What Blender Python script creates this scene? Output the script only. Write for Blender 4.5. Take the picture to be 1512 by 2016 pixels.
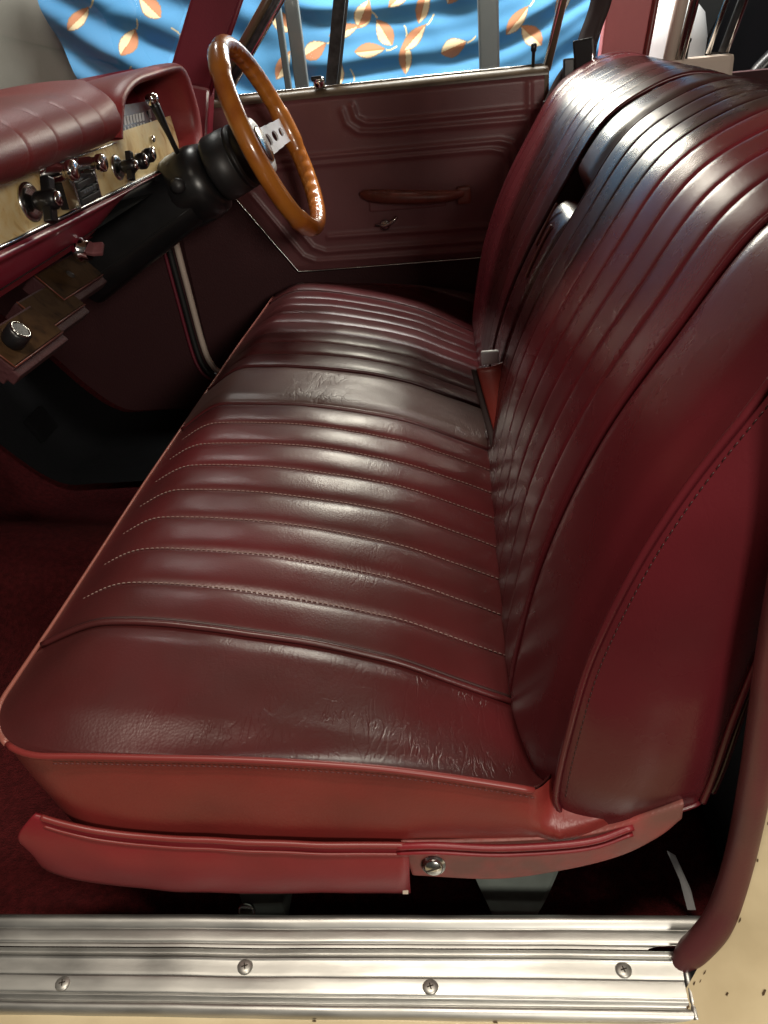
import bpy, bmesh, math, random
from mathutils import Vector, Matrix, noise
random.seed(7)
for o in list(bpy.data.objects): bpy.data.objects.remove(o)
S = bpy.context.scene
COL = S.collection
R = math.radians

# ------------------------------------------------------------------ camera
cd = bpy.data.cameras.new('camera'); cam = bpy.data.objects.new('camera', cd); COL.objects.link(cam)
yaw, pit, rol = R(6.73), R(31.37), R(-6.26)
f = Vector((-math.sin(yaw)*math.cos(pit), math.cos(yaw)*math.cos(pit), -math.sin(pit)))
rt = Vector((math.cos(yaw), math.sin(yaw), 0)); up = rt.cross(f)
r2 = math.cos(rol)*rt + math.sin(rol)*up; u2 = -math.sin(rol)*rt + math.cos(rol)*up
m = Matrix((r2, u2, -f)).transposed().to_4x4(); m.translation = Vector((.41, -.484, .825))
cam.matrix_world = m
cd.sensor_fit = 'VERTICAL'; cd.sensor_height = 24; cd.lens = 24*1592/2016
cd.clip_start = .02; cd.clip_end = 60
S.camera = cam

# ------------------------------------------------------------------ world and lamps (indoor garage: no sky, no sun)
w = bpy.data.worlds.new('World'); S.world = w; w.use_nodes = True
bg = w.node_tree.nodes['Background']; bg.inputs[0].default_value = (1, .93, .86, 1); bg.inputs[1].default_value = .05

def lamp(name, loc, rot, sx, sy, watts, col):
    l = bpy.data.lights.new(name, 'AREA'); l.shape = 'RECTANGLE'; l.size = sx; l.size_y = sy
    l.energy = watts; l.color = col
    o = bpy.data.objects.new(name, l); COL.objects.link(o); o.location = loc
    o.rotation_euler = tuple(R(a) for a in rot)
    return o
lamp('ceiling_tube_door_side', (.36, -.46, 2.10), (14, 0, 0), .85, .11, 27, (1, .89, .74))
lamp('work_lamp_behind_camera', (1.10, -1.75, 1.25), (72.8, 0, 21.8), .40, .30, 26, (1, .92, .80))
lamp('window_side_lamp', (.45, 2.04, 1.20), (-80, 0, 0), .28, .54, 16, (1, .92, .78))
lamp('ceiling_tube_far_side', (.45, 1.74, 1.75), (22, 0, 0), 1.5, .16, 52, (1, .97, .92))
S.view_settings.view_transform = 'Standard'; S.view_settings.look = 'None'
S.view_settings.exposure = .1; S.view_settings.gamma = 1
S.render.engine = 'CYCLES'

# ------------------------------------------------------------------ helpers
WL = {}          # world location of every object (all transforms are pure translations)
def put(o, loc, parent=None):
    loc = Vector(loc); o.location = loc
    if parent:
        o.parent = parent; o.matrix_parent_inverse = Matrix.Translation(-WL[parent.name])
    WL[o.name] = loc
def tag(o, label=None, cat=None, group=None, kind=None):
    if label: o['label'] = label
    if cat: o['category'] = cat
    if group: o['group'] = group
    if kind: o['kind'] = kind
    return o
def thing(name, loc, label, cat, group=None):
    o = bpy.data.objects.new(name, None); COL.objects.link(o); o.empty_display_size = .05
    put(o, loc); return tag(o, label, cat, group, 'thing')
def mesh(name, V, F, mat, parent=None, smooth=True, attr=None, colors=None):
    V = [Vector(v) for v in V]
    c = Vector([(min(v[i] for v in V)+max(v[i] for v in V))/2 for i in range(3)])
    me = bpy.data.meshes.new(name); me.from_pydata([v-c for v in V], [], F); me.update()
    me.polygons.foreach_set('use_smooth', [smooth]*len(me.polygons))
    if attr:
        a = me.attributes.new('crease', 'FLOAT', 'POINT'); a.data.foreach_set('value', attr)
    if colors:
        a = me.color_attributes.new('print', 'FLOAT_COLOR', 'POINT')
        a.data.foreach_set('color', [k for cc in colors for k in (*cc, 1)])
    me.materials.append(MAT[mat] if isinstance(mat, str) else mat)
    o = bpy.data.objects.new(name, me); COL.objects.link(o); put(o, c, parent); return o
def inst(src, loc, parent=None):
    o = src.copy(); COL.objects.link(o); put(o, loc, parent); return o
def grid(name, fn, nu, nv, mat, parent=None, attr=None, flip=False, smooth=True, closed_v=False, colors=None):
    V = [fn(i/(nu-1), j/(nv-1)) for i in range(nu) for j in range(nv)]
    F = []
    for i in range(nu-1):
        for j in range(nv-1):
            q = (i*nv+j, (i+1)*nv+j, (i+1)*nv+j+1, i*nv+j+1)
            F.append(q[::-1] if flip else q)
    A = [attr(i/(nu-1), j/(nv-1)) for i in range(nu) for j in range(nv)] if attr else None
    Cc = [colors(i/(nu-1), j/(nv-1)) for i in range(nu) for j in range(nv)] if colors else None
    return mesh(name, V, F, mat, parent, smooth, A, Cc)
def cr(pts, n):           # Catmull-Rom through points, n samples
    pts = [Vector(p) for p in pts]
    if len(pts) == 2: return [pts[0].lerp(pts[1], i/(n-1)) for i in range(n)]
    P = [pts[0]*2-pts[1]]+pts+[pts[-1]*2-pts[-2]]
    out = []; k = len(pts)-1
    for i in range(n):
        t = i/(n-1)*k; a = min(int(t), k-1); t -= a
        p0, p1, p2, p3 = P[a:a+4]
        out.append(.5*((2*p1)+(p2-p0)*t+(2*p0-5*p1+4*p2-p3)*t*t+(3*p1-p0-3*p2+p3)*t**3))
    return out
def tubeVF(path, rad, seg=10, closed=False, flat=None):
    V, F = [], []; n = len(path); path = [Vector(p) for p in path]
    up0 = None
    for i, p in enumerate(path):
        a = path[(i-1) % n] if (closed or i > 0) else p
        b = path[(i+1) % n] if (closed or i < n-1) else p
        t = (b-a).normalized()
        if up0 is None: up0 = Vector((0, 0, 1)) if abs(t.z) < .9 else Vector((1, 0, 0))
        up0 = (up0-t*up0.dot(t)).normalized(); s = t.cross(up0)
        r = rad(i/(n-1)) if callable(rad) else rad
        fx = flat or 1
        for j in range(seg):
            an = 2*math.pi*j/seg
            V.append(p+up0*math.cos(an)*r*fx+s*math.sin(an)*r)
    m_ = n if closed else n-1
    for i in range(m_):
        for j in range(seg):
            a, b = i*seg+j, i*seg+(j+1) % seg; i2 = (i+1) % n
            F.append((a, b, i2*seg+(j+1) % seg, i2*seg+j))
    if not closed:
        F.append(tuple(range(seg))[::-1]); F.append(tuple((n-1)*seg+j for j in range(seg)))
    return V, F
def tube(name, path, rad, mat, parent=None, seg=10, closed=False, flat=None):
    V, F = tubeVF(path, rad, seg, closed, flat); return mesh(name, V, F, mat, parent)
def basis(ax):
    ax = Vector(ax).normalized(); h = Vector((0, 0, 1)) if abs(ax.z) < .9 else Vector((1, 0, 0))
    u = (h-ax*h.dot(ax)).normalized(); return ax, u, ax.cross(u)
def lathe(name, prof, loc, ax, mat, parent=None, seg=28, sq=1.0):
    ax, u, v = basis(ax); loc = Vector(loc); V, F = [], []; n = len(prof)
    for (r, h) in prof:
        for j in range(seg):
            an = 2*math.pi*j/seg; V.append(loc+ax*h+u*r*math.cos(an)+v*r*math.sin(an)*sq)
    for i in range(n-1):
        for j in range(seg):
            F.append((i*seg+j, i*seg+(j+1) % seg, (i+1)*seg+(j+1) % seg, (i+1)*seg+j))
    F.append(tuple(range(seg))[::-1]); F.append(tuple((n-1)*seg+j for j in range(seg)))
    o = mesh(name, V, F, mat, parent)
    for p in o.data.polygons:
        if len(p.vertices) > 4: p.use_smooth = False
    return o
def box(name, c, size, mat, parent=None, bev=.002, axes=None):
    bm = bmesh.new(); bmesh.ops.create_cube(bm, size=1)
    for v in bm.verts: v.co = Vector((v.co.x*size[0], v.co.y*size[1], v.co.z*size[2]))
    if bev: bmesh.ops.bevel(bm, geom=bm.edges[:], offset=bev, segments=2, affect='EDGES', profile=.6)
    if axes:
        X, Y, Z = [Vector(a).normalized() for a in axes]
        for v in bm.verts: v.co = X*v.co.x+Y*v.co.y+Z*v.co.z
    V = [v.co+Vector(c) for v in bm.verts]; F = [tuple(v.index for v in fc.verts) for fc in bm.faces]
    bm.verts.index_update(); bm.free()
    return mesh(name, V, F, mat, parent, smooth=False)
def prism(name, poly, d, mat, parent=None, bev=0, smooth=False):   # poly: 3-D points in a plane, d: thickness vector
    bm = bmesh.new(); vs = [bm.verts.new(p) for p in poly]; fc = bm.faces.new(vs)
    r = bmesh.ops.extrude_face_region(bm, geom=[fc])
    for e in r['geom']:
        if isinstance(e, bmesh.types.BMVert): e.co += Vector(d)
    if bev: bmesh.ops.bevel(bm, geom=bm.edges[:], offset=bev, segments=2, affect='EDGES', profile=.6)
    bmesh.ops.recalc_face_normals(bm, faces=bm.faces[:]); bm.verts.index_update()
    V = [v.co.copy() for v in bm.verts]; F = [tuple(v.index for v in q.verts) for q in bm.faces]; bm.free()
    return mesh(name, V, F, mat, parent, smooth)
def sst(x, a, b):
    t = max(0, min(1, (x-a)/(b-a))); return t*t*(3-2*t)
def nz(p, s): return noise.noise(Vector(p)*s)

# ------------------------------------------------------------------ materials
MAT = {}
def node(nt, t, **kw):
    n = nt.nodes.new(t)
    for k, v in kw.items(): setattr(n, k, v)
    return n
def ramp(nt, src, stops):
    r_ = node(nt, 'ShaderNodeValToRGB'); e = r_.color_ramp.elements
    while len(e) < len(stops): e.new(.5)
    for q, (p, c) in zip(e, stops):
        q.position = p; q.color = (*c, 1) if len(c) == 3 else c
    nt.links.new(src, r_.inputs[0]); return r_
def material(name, base, rough=.5, metal=0, spec=.5, coat=0, coat_rough=.1, var=0, vscale=6, var_col=None, bumps=(), rvar=0, rscale=8, stretch=None, sheen=0):
    M = bpy.data.materials.new(name); M.use_nodes = True; nt = M.node_tree; b = nt.nodes['Principled BSDF']; L = nt.links.new
    b.inputs['Roughness'].default_value = rough; b.inputs['Metallic'].default_value = metal
    b.inputs['Specular IOR Level'].default_value = spec
    b.inputs['Coat Weight'].default_value = coat; b.inputs['Coat Roughness'].default_value = coat_rough
    if sheen: b.inputs['Sheen Weight'].default_value = sheen
    b.inputs['Base Color'].default_value = (*base, 1)
    geo = node(nt, 'ShaderNodeNewGeometry'); pos = geo.outputs['Position']
    if stretch:
        mp = node(nt, 'ShaderNodeMapping'); mp.inputs['Scale'].default_value = stretch; L(pos, mp.inputs[0]); pos = mp.outputs[0]
    if var:
        n = node(nt, 'ShaderNodeTexNoise'); n.inputs['Scale'].default_value = vscale; n.inputs['Detail'].default_value = 6; L(pos, n.inputs[0])
        c2 = var_col or tuple(k*(1-var) for k in base)
        rr = ramp(nt, n.outputs[0], [(.35, c2), (.65, base)]); L(rr.outputs[0], b.inputs['Base Color'])
    if rvar:
        n = node(nt, 'ShaderNodeTexNoise'); n.inputs['Scale'].default_value = rscale; n.inputs['Detail'].default_value = 5; L(pos, n.inputs[0])
        mr = node(nt, 'ShaderNodeMapRange'); mr.inputs[1].default_value = .3; mr.inputs[2].default_value = .7
        mr.inputs[3].default_value = rough-rvar; mr.inputs[4].default_value = rough+rvar
        L(n.outputs[0], mr.inputs[0]); L(mr.outputs[0], b.inputs['Roughness'])
    prev = None
    for (kind, sc, dist, st) in bumps:
        if kind == 'noise':
            t = node(nt, 'ShaderNodeTexNoise'); t.inputs['Detail'].default_value = 4; out = t.outputs[0]
        else:
            t = node(nt, 'ShaderNodeTexVoronoi'); out = t.outputs['Distance']
        t.inputs['Scale'].default_value = sc; L(pos, t.inputs[0])
        bp = node(nt, 'ShaderNodeBump'); bp.inputs['Strength'].default_value = st; bp.inputs['Distance'].default_value = dist
        L(out, bp.inputs['Height'])
        if prev: L(prev.outputs[0], bp.inputs['Normal'])
        prev = bp
    if prev: L(prev.outputs[0], b.inputs['Normal'])
    MAT[name] = M; return M, nt, b, pos, prev

def leather(name, base, dark, rough, grain=.0004, vscale=5, soft=.0004, spec=.5):
    M, nt, b, pos, _ = material(name, base, rough, spec=spec, var=.3, vscale=vscale, var_col=dark, rvar=.05, rscale=12)
    L = nt.links.new
    # fine hide grain
    v = node(nt, 'ShaderNodeTexVoronoi'); v.inputs['Scale'].default_value = 380; L(pos, v.inputs[0])
    nn = node(nt, 'ShaderNodeTexNoise'); nn.inputs['Scale'].default_value = 60; nn.inputs['Detail'].default_value = 6; L(pos, nn.inputs[0])
    b1 = node(nt, 'ShaderNodeBump'); b1.inputs['Strength'].default_value = .22; b1.inputs['Distance'].default_value = grain; L(v.outputs['Distance'], b1.inputs['Height'])
    b2 = node(nt, 'ShaderNodeBump'); b2.inputs['Strength'].default_value = .5; b2.inputs['Distance'].default_value = soft; L(nn.outputs[0], b2.inputs['Height']); L(b1.outputs[0], b2.inputs['Normal'])
    # creases where the hide has been sat on (mask stored on the mesh)
    at = node(nt, 'ShaderNodeAttribute'); at.attribute_name = 'crease'
    prev = b2
    for sc, stretch, dist, wd, thr in ((17, (1.5, .8, 1), .0004, .035, .47), (40, (2.4, .55, 1), .00045, .06, .42)):
        mp = node(nt, 'ShaderNodeMapping'); mp.inputs['Scale'].default_value = stretch; mp.inputs['Rotation'].default_value = (0, 0, .35); L(pos, mp.inputs[0])
        tn = node(nt, 'ShaderNodeTexNoise'); tn.inputs['Scale'].default_value = sc; tn.inputs['Detail'].default_value = 3.5; tn.inputs['Distortion'].default_value = .6; L(mp.outputs[0], tn.inputs[0])
        sb_ = node(nt, 'ShaderNodeMath', operation='SUBTRACT'); sb_.inputs[1].default_value = .5; L(tn.outputs[0], sb_.inputs[0])
        ab = node(nt, 'ShaderNodeMath', operation='ABSOLUTE'); L(sb_.outputs[0], ab.inputs[0])
        mr = node(nt, 'ShaderNodeMapRange', interpolation_type='SMOOTHSTEP'); mr.inputs[1].default_value = 0; mr.inputs[2].default_value = wd; mr.inputs[3].default_value = 0; mr.inputs[4].default_value = 1
        L(ab.outputs[0], mr.inputs[0])
        gate = node(nt, 'ShaderNodeTexNoise'); gate.inputs['Scale'].default_value = sc*.7; gate.inputs['Detail'].default_value = 1; L(pos, gate.inputs[0])
        gr = node(nt, 'ShaderNodeMapRange', interpolation_type='SMOOTHSTEP'); gr.inputs[1].default_value = thr-.08; gr.inputs[2].default_value = thr+.2; L(gate.outputs[0], gr.inputs[0])
        mu = node(nt, 'ShaderNodeMath', operation='MULTIPLY'); L(at.outputs['Fac'], mu.inputs[0]); L(gr.outputs[0], mu.inputs[1])
        bb = node(nt, 'ShaderNodeBump'); bb.inputs['Distance'].default_value = dist
        L(mu.outputs[0], bb.inputs['Strength']); L(mr.outputs[0], bb.inputs['Height']); L(prev.outputs[0], bb.inputs['Normal']); prev = bb
    L(prev.outputs[0], b.inputs['Normal'])
    return M

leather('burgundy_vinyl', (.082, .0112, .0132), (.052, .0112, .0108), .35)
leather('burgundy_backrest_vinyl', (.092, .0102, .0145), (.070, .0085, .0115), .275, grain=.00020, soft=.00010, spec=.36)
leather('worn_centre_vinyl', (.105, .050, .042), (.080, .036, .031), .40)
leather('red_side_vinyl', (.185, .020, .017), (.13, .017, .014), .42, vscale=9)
material('red_skirt_vinyl', (.20, .012, .018), .42, var=.2, vscale=12, bumps=[('noise', 300, .0004, .4)])
material('pink_painted_bracket', (.27, .055, .05), .5, var=.5, vscale=28, var_col=(.16, .06, .05), bumps=[('noise', 60, .0015, .5)])
material('piping_pale', (.26, .085, .065), .4)
material('piping_red', (.18, .024, .022), .38)
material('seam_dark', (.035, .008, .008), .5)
material('thread', (.25, .165, .145), .7)
material('thread_dark', (.085, .02, .02), .6)
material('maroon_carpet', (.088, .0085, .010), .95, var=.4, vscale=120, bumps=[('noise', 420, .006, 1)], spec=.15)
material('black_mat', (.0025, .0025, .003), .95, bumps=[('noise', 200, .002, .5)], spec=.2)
material('aluminium', (.52, .52, .50), .44, metal=1, rvar=.08, rscale=14, var=.18, vscale=16, stretch=(1, 3, 3), bumps=[('noise', 40, .0004, .25)])
material('chrome', (.82, .82, .82), .09, metal=1)
material('dull_chrome', (.55, .55, .53), .22, metal=1, rvar=.06, rscale=20)
material('cream_paint', (.68, .58, .38), .32, coat=.35, var=.35, vscale=9, var_col=(.52, .43, .27), bumps=[('noise', 14, .004, .3)])
material('chip', (.03, .022, .016), .8)
material('screw_steel', (.50, .49, .46), .42, metal=.8, var=.4, vscale=200)
material('rust_chip', (.11, .065, .03), .9, var=.6, vscale=300)
material('grey_steel', (.20, .23, .21), .55, var=.35, vscale=20, metal=.2)
material('door_vinyl', (.20, .070, .075), .40, bumps=[('voronoi', 420, .0004, .35)], var=.2, vscale=6)
material('door_lower', (.040, .006, .008), .75, bumps=[('noise', 250, .002, .5)])
material('belt_paint', (.13, .095, .06), .35, var=.3, vscale=20)
material('red_dash_paint', (.26, .014, .035), .35, coat=.2, var=.15, vscale=8)
material('dash_pad_vinyl', (.25, .028, .030), .46, var=.25, vscale=10, bumps=[('voronoi', 350, .0004, .4)])
material('black_plastic', (.010, .010, .011), .32, var=.3, vscale=30)
material('black_satin', (.014, .014, .015), .45)
material('fender_black', (.003, .003, .0035), 1, spec=0)
material('white_plastic', (.70, .70, .72), .4)
material('gauge_grey', (.22, .25, .29), .2, coat=.6, var=.4, vscale=30)
material('pillar_maroon', (.17, .016, .032), .5, bumps=[('noise', 300, .0006, .4)])
material('pillar_pink', (.60, .17, .18), .5, bumps=[('noise', 300, .0006, .4)])
material('webbing', (.022, .008, .008), .7, bumps=[('noise', 900, .0005, .6)], stretch=(1, 1, .2))
material('window_rubber', (.020, .020, .022), .6, var=.6, vscale=60, var_col=(.06, .06, .065))
material('grey_post', (.13, .15, .155), .45, metal=.3)
material('cream_trim', (.62, .50, .42), .45)
material('wall_board', (.46, .45, .40), .8, var=.2, vscale=3, bumps=[('noise', 80, .001, .3)])
material('dark_wall', (.020, .021, .022), .85, var=.4, vscale=3)
material('brushed_spoke', (.80, .80, .82), .4, metal=.25)
material('pull_wood', (.20, .052, .034), .4, var=.4, vscale=30)
material('rubber_black', (.012, .012, .012), .6)
material('orange_vinyl', (.22, .030, .022), .40, bumps=[('noise', 50, .002, .4)])

def wood(name, c1, c2, c3, scale, coat, rough=.4, stretch=(1, 1, 1), burl=False):
    M, nt, b, pos, _ = material(name, c1, rough, coat=coat, coat_rough=.06, stretch=stretch); L = nt.links.new
    n = node(nt, 'ShaderNodeTexNoise'); n.inputs['Scale'].default_value = scale; n.inputs['Detail'].default_value = 8; n.inputs['Distortion'].default_value = 2.2 if burl else .8; L(pos, n.inputs[0])
    rr = ramp(nt, n.outputs[0], [(.30, c3), (.43, c2), (.58, c1)]); L(rr.outputs[0], b.inputs['Base Color'])
wood('rim_wood', (.50, .17, .025), (.40, .115, .016), (.30, .075, .010), 9, .8, .3)
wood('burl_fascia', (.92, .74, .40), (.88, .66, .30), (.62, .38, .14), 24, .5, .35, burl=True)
wood('burl_shaded', (.05, .026, .011), (.038, .019, .008), (.02, .01, .0045), 24, .0, .9, burl=True)  # under-dash burl: shade beneath the dashboard is put into these darkened base colours

MAT['burl_shaded'].node_tree.nodes['Principled BSDF'].inputs['Specular IOR Level'].default_value = .1
def glass(name):
    M = bpy.data.materials.new(name); M.use_nodes = True; nt = M.node_tree; nt.nodes.remove(nt.nodes['Principled BSDF'])
    out = nt.nodes['Material Output']; t = node(nt, 'ShaderNodeBsdfTransparent'); t.inputs[0].default_value = (.93, .96, .95, 1)
    g = node(nt, 'ShaderNodeBsdfGlossy'); g.inputs['Roughness'].default_value = .03
    fr = node(nt, 'ShaderNodeFresnel'); fr.inputs[0].default_value = 1.35
    mx = node(nt, 'ShaderNodeMixShader'); nt.links.new(fr.outputs[0], mx.inputs[0]); nt.links.new(t.outputs[0], mx.inputs[1]); nt.links.new(g.outputs[0], mx.inputs[2]); nt.links.new(mx.outputs[0], out.inputs[0])
    MAT[name] = M
glass('window_glass')
def printed_cloth():
    M, nt, b, pos, _ = material('printed_cloth', (.1, .3, .6), .75, bumps=[('noise', 600, .0006, .3)], spec=.2)
    a = node(nt, 'ShaderNodeAttribute'); a.attribute_name = 'print'; nt.links.new(a.outputs['Color'], b.inputs['Base Color'])
printed_cloth()

# ------------------------------------------------------------------ setting: carpeted floor, tunnel, garage wall
def floorz(x, y):
    tun = .15*math.exp(-((y-.60)/.16)**2)*(.55+.45*sst(-x, .0, .5))
    toe = .30*sst(-x, .42, .75)
    return .02+tun+toe+.0015*nz((x, y, 0), 30)
tag(grid('carpet_floor', lambda u, v: (-.85+2.2*u, -.03+1.42*v, floorz(-.85+2.2*u, -.03+1.42*v)), 110, 90, 'maroon_carpet', flip=False), kind='structure')
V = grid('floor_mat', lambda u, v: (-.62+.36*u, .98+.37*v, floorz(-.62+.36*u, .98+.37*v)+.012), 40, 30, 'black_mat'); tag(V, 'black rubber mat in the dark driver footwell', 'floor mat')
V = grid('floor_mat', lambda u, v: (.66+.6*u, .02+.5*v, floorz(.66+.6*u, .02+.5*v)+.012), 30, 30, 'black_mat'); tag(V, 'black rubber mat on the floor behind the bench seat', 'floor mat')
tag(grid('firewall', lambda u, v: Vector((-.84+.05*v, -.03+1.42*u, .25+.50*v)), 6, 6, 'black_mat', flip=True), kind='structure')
tag(box('garage_wall', (.6, 3.3, 1.2), (9, .08, 3.6), 'dark_wall', bev=0), kind='structure')
tag(box('garage_floor', (.6, 1.2, -.30), (9, 9, .08), 'dark_wall', bev=0), kind='structure')

o = grid('car_roof', lambda u, v: Vector((-.02+1.75*u, 1.10*v+.14, 1.10+.05*math.sin(math.pi*v)+.02*math.sin(math.pi*u))), 16, 16, 'cream_paint'); tag(o, kind='structure')
md = o.modifiers.new('thickness', 'SOLIDIFY'); md.thickness = .02
o2 = box('roof_rail', (.85, 1.305, 1.07), (1.75, .07, .09), 'cream_paint', o, .01)
# ------------------------------------------------------------------ bench seat
seat = thing('bench_seat', (.3, .68, .02), 'burgundy vinyl bench seat with pleated cushion and backrest across the car', 'bench seat')
YN, YF = -.020, 1.375                      # near and far ends of the seat
S1, S2, S3, S4 = .122, .605, .755, 1.238   # seams between plain and pleated panels
PT = (S2-S1)/8
prof = cr([(-.05, 0, .324), (.0, 0, .328), (.06, 0, .330), (.12, 0, .3225), (.18, 0, .3085), (.256, 0, .285), (.30, 0, .270), (.343, 0, .253), (.40, 0, .2215), (.44, 0, .199), (.52, 0, .155), (.60, 0, .12)], 120)
crown = cr([(-.05, 0, .019), (.03, 0, .025), (.12, 0, .032), (.256, 0, .049), (.366, 0, .056), (.45, 0, .064), (.60, 0, .07)], 60)
def CR(x):
    for a, b in zip(crown, crown[1:]):
        if b.x >= x: return a.z+(b.z-a.z)*(x-a.x)/max(1e-6, b.x-a.x)
    return crown[-1].z
def T(x):
    x = max(-.05, min(.60, x))
    for a, b in zip(prof, prof[1:]):
        if b.x >= x: return a.z+(b.z-a.z)*(x-a.x)/max(1e-6, b.x-a.x)
    return prof[-1].z
def se(d, h, p=2.3): d = max(0, min(1, d)); return h*(1-(1-(1-d)**p)**(1/p))
def xf(y):
    r = .075; d = min(y-YN, YF-y); b = -.031+.028*max(0, min(1.3, y))
    return b if d >= r else b+r-math.sqrt(max(0, r*r-(r-d)**2))
XR = .56
zpl = cr([(-.05, 0, .312), (.05, 0, .313), (.135, 0, .309), (.22, 0, .304), (.31, 0, .294), (.37, 0, .283), (.435, 0, .267), (.464, 0, .259), (.56, 0, .235)], 70)
def zp(x):
    for a, b in zip(zpl, zpl[1:]):
        if b.x >= x: return a.z+(b.z-a.z)*(x-a.x)/max(1e-6, b.x-a.x)
    return zpl[-1].z
def cz(x, y):
    z = T(x)+CR(x)*(1-((y-.68)/.70)**2)
    d = max(0, min(1, min(y-YN, YF-y)/.142)); h = math.sin(d*math.pi/2)**.66
    d2 = max(0, min(1, (x-xf(y))/.080)); h2 = math.sin(d2*math.pi/2)
    lo = zp(x)*(1-sst(y, .1, .5))+.318*sst(y, .1, .5) if y < .68 else (zp(x)*sst(y, .9, 1.28)+.318*(1-sst(y, .9, 1.28)))
    if d2 >= 1: lo = min(lo, z) if d >= 1 else lo
    k = 1-((1-h)**2.2+(1-h2)**2.2)**(1/2.2); k = max(0, k)
    z = lo+(z-lo)*k
    return z+(.0018*nz((x, y, 3), 9)+.0007*nz((x, y, 8), 28))*k
def bump(t, a=.0058): return a*(max(0, 1-abs(2*t-1)**2.6))**.6
def flat_bump(t, a): return a*(max(0, 1-abs(2*t-1)**7))**.6
def cush(x, y, t=None, a=.0058):
    z = cz(x, y)
    if t is not None: z += (bump(t, a)-.003)*sst(x-xf(y), .005, .11)
    return Vector((x, y, z))
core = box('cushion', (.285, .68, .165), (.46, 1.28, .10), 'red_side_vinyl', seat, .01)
def panel(name, y0, y1, nv, pleat, mask, nu=64, amp=.0058):
    def fn(u, v):
        y = y0+(y1-y0)*v; x = xf(y)+(XR-xf(y))*u**1.15
        return cush(x, y, v if pleat else None, amp)
    def at(u, v):
        y = y0+(y1-y0)*v; x = xf(y)+(XR-xf(y))*u**1.15
        return mask(x, y)
    return grid(name, fn, nu, nv, 'burgundy_vinyl', core, attr=at, flip=False)
def plain_edge(y0, y1, soft0, soft1):
    return None
bm_mask = lambda x, y: max(0, min(1, .55*sst(x, .10, .26)*sst(y, .04, .10)*(.5+nz((x, y, 1), 9)) + .55*math.exp(-((y-.02)/.035)**2)*sst(x, .08, .18)))
def bolster(name, y0, y1, mask, sgn):
    def fn(u, v):
        y = y0+(y1-y0)*(v**1.7 if sgn > 0 else 1-(1-v)**1.7); x = xf(y)+(XR-xf(y))*u**1.15
        z = cz(x, y)
        d = (S1-y) if sgn > 0 else (y-S4)
        z += .006*sst(d, .0, .03)*sst(x-xf(y), .005, .08)*sst(min(y-YN, YF-y), 0, .04)-.003*(1-sst(d, 0, .012))
        return Vector((x, y+(.022*sst(x, .455, .48)*max(0, 1-(y-YN)/.1) if sgn > 0 else 0), z))
    def at(u, v):
        y = y0+(y1-y0)*(v**1.7 if sgn > 0 else 1-(1-v)**1.7); x = xf(y)+(XR-xf(y))*u**1.15
        return mask(x, y)
    return grid(name, fn, 90, 44, 'burgundy_vinyl', core, attr=at)
bolster('bolster', YN, S1, bm_mask, 1); bolster('bolster', S4, YF, lambda x, y: .2, -1)
cm = lambda x, y: max(0, min(1, 1.1*sst(x, .12, .24)*(.55+1.2*nz((x, y, 5), 8))))
def centre(u, v):
    y = S2+(S3-S2)*v; x = xf(y)+(XR-xf(y))*u**1.15
    e = min(v, 1-v)*(S3-S2)
    return Vector((x, y, cz(x, y)+.005*sst(e, 0, .03)-.003*(1-sst(e, 0, .012))))
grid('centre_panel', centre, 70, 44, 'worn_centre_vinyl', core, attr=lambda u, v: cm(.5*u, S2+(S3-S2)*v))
pm = lambda x, y: max(0, .22*sst(x, .15, .3)*(.6+nz((x, y, 2), 10)))
for k in range(8):
    panel('pleat', S1+k*PT, S1+(k+1)*PT, 13, True, pm)
    panel('pleat', S3+k*PT, S3+(k+1)*PT, 13, True, pm)
# seam welts between plain and pleated panels, stitched lines between pleats
def cline(y, lift, x0=.004, x1=.50, n=70): return [Vector((x0+(x1-x0)*i/(n-1), y, cz(x0+(x1-x0)*i/(n-1), y)+lift)) for i in range(n)]
for y in (S1, S2, S3, S4):
    tube('seam_welt', cline(y, .0005, xf(y)+.003), .0034, 'burgundy_vinyl', core, 8)
    tube('seam_welt', cline(y+(.0068 if y in (S1, S3) else -.0068), -.001, xf(y)+.005), .0022, 'seam_dark', core, 6)
def stitches(name, path, mat, parent, step=.0058, r=.0006):
    V, F = [], []
    L = 0; seglen = [(b-a).length for a, b in zip(path, path[1:])]; tot = sum(seglen); d = 0
    def at(s):
        for a, b, l in zip(path, path[1:], seglen):
            if s <= l: return a.lerp(b, s/l)
            s -= l
        return path[-1]
    while d < tot-step:
        a, b = at(d), at(d+step*.66)
        v, f_ = tubeVF([a, (a+b)/2+Vector((0, 0, .0004)), b], r, 4); o = len(V)
        V += v; F += [tuple(i+o for i in q) for q in f_]; d += step
    return mesh(name, V, F, mat, parent)
for k in range(1, 8):
    y = S1+k*PT; stitches('stitch_line', cline(y, -.0008, xf(y)+.024), 'thread', core)
    y = S3+k*PT; stitches('stitch_line', cline(y, -.0014, xf(y)+.024), 'thread_dark', core)
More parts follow.
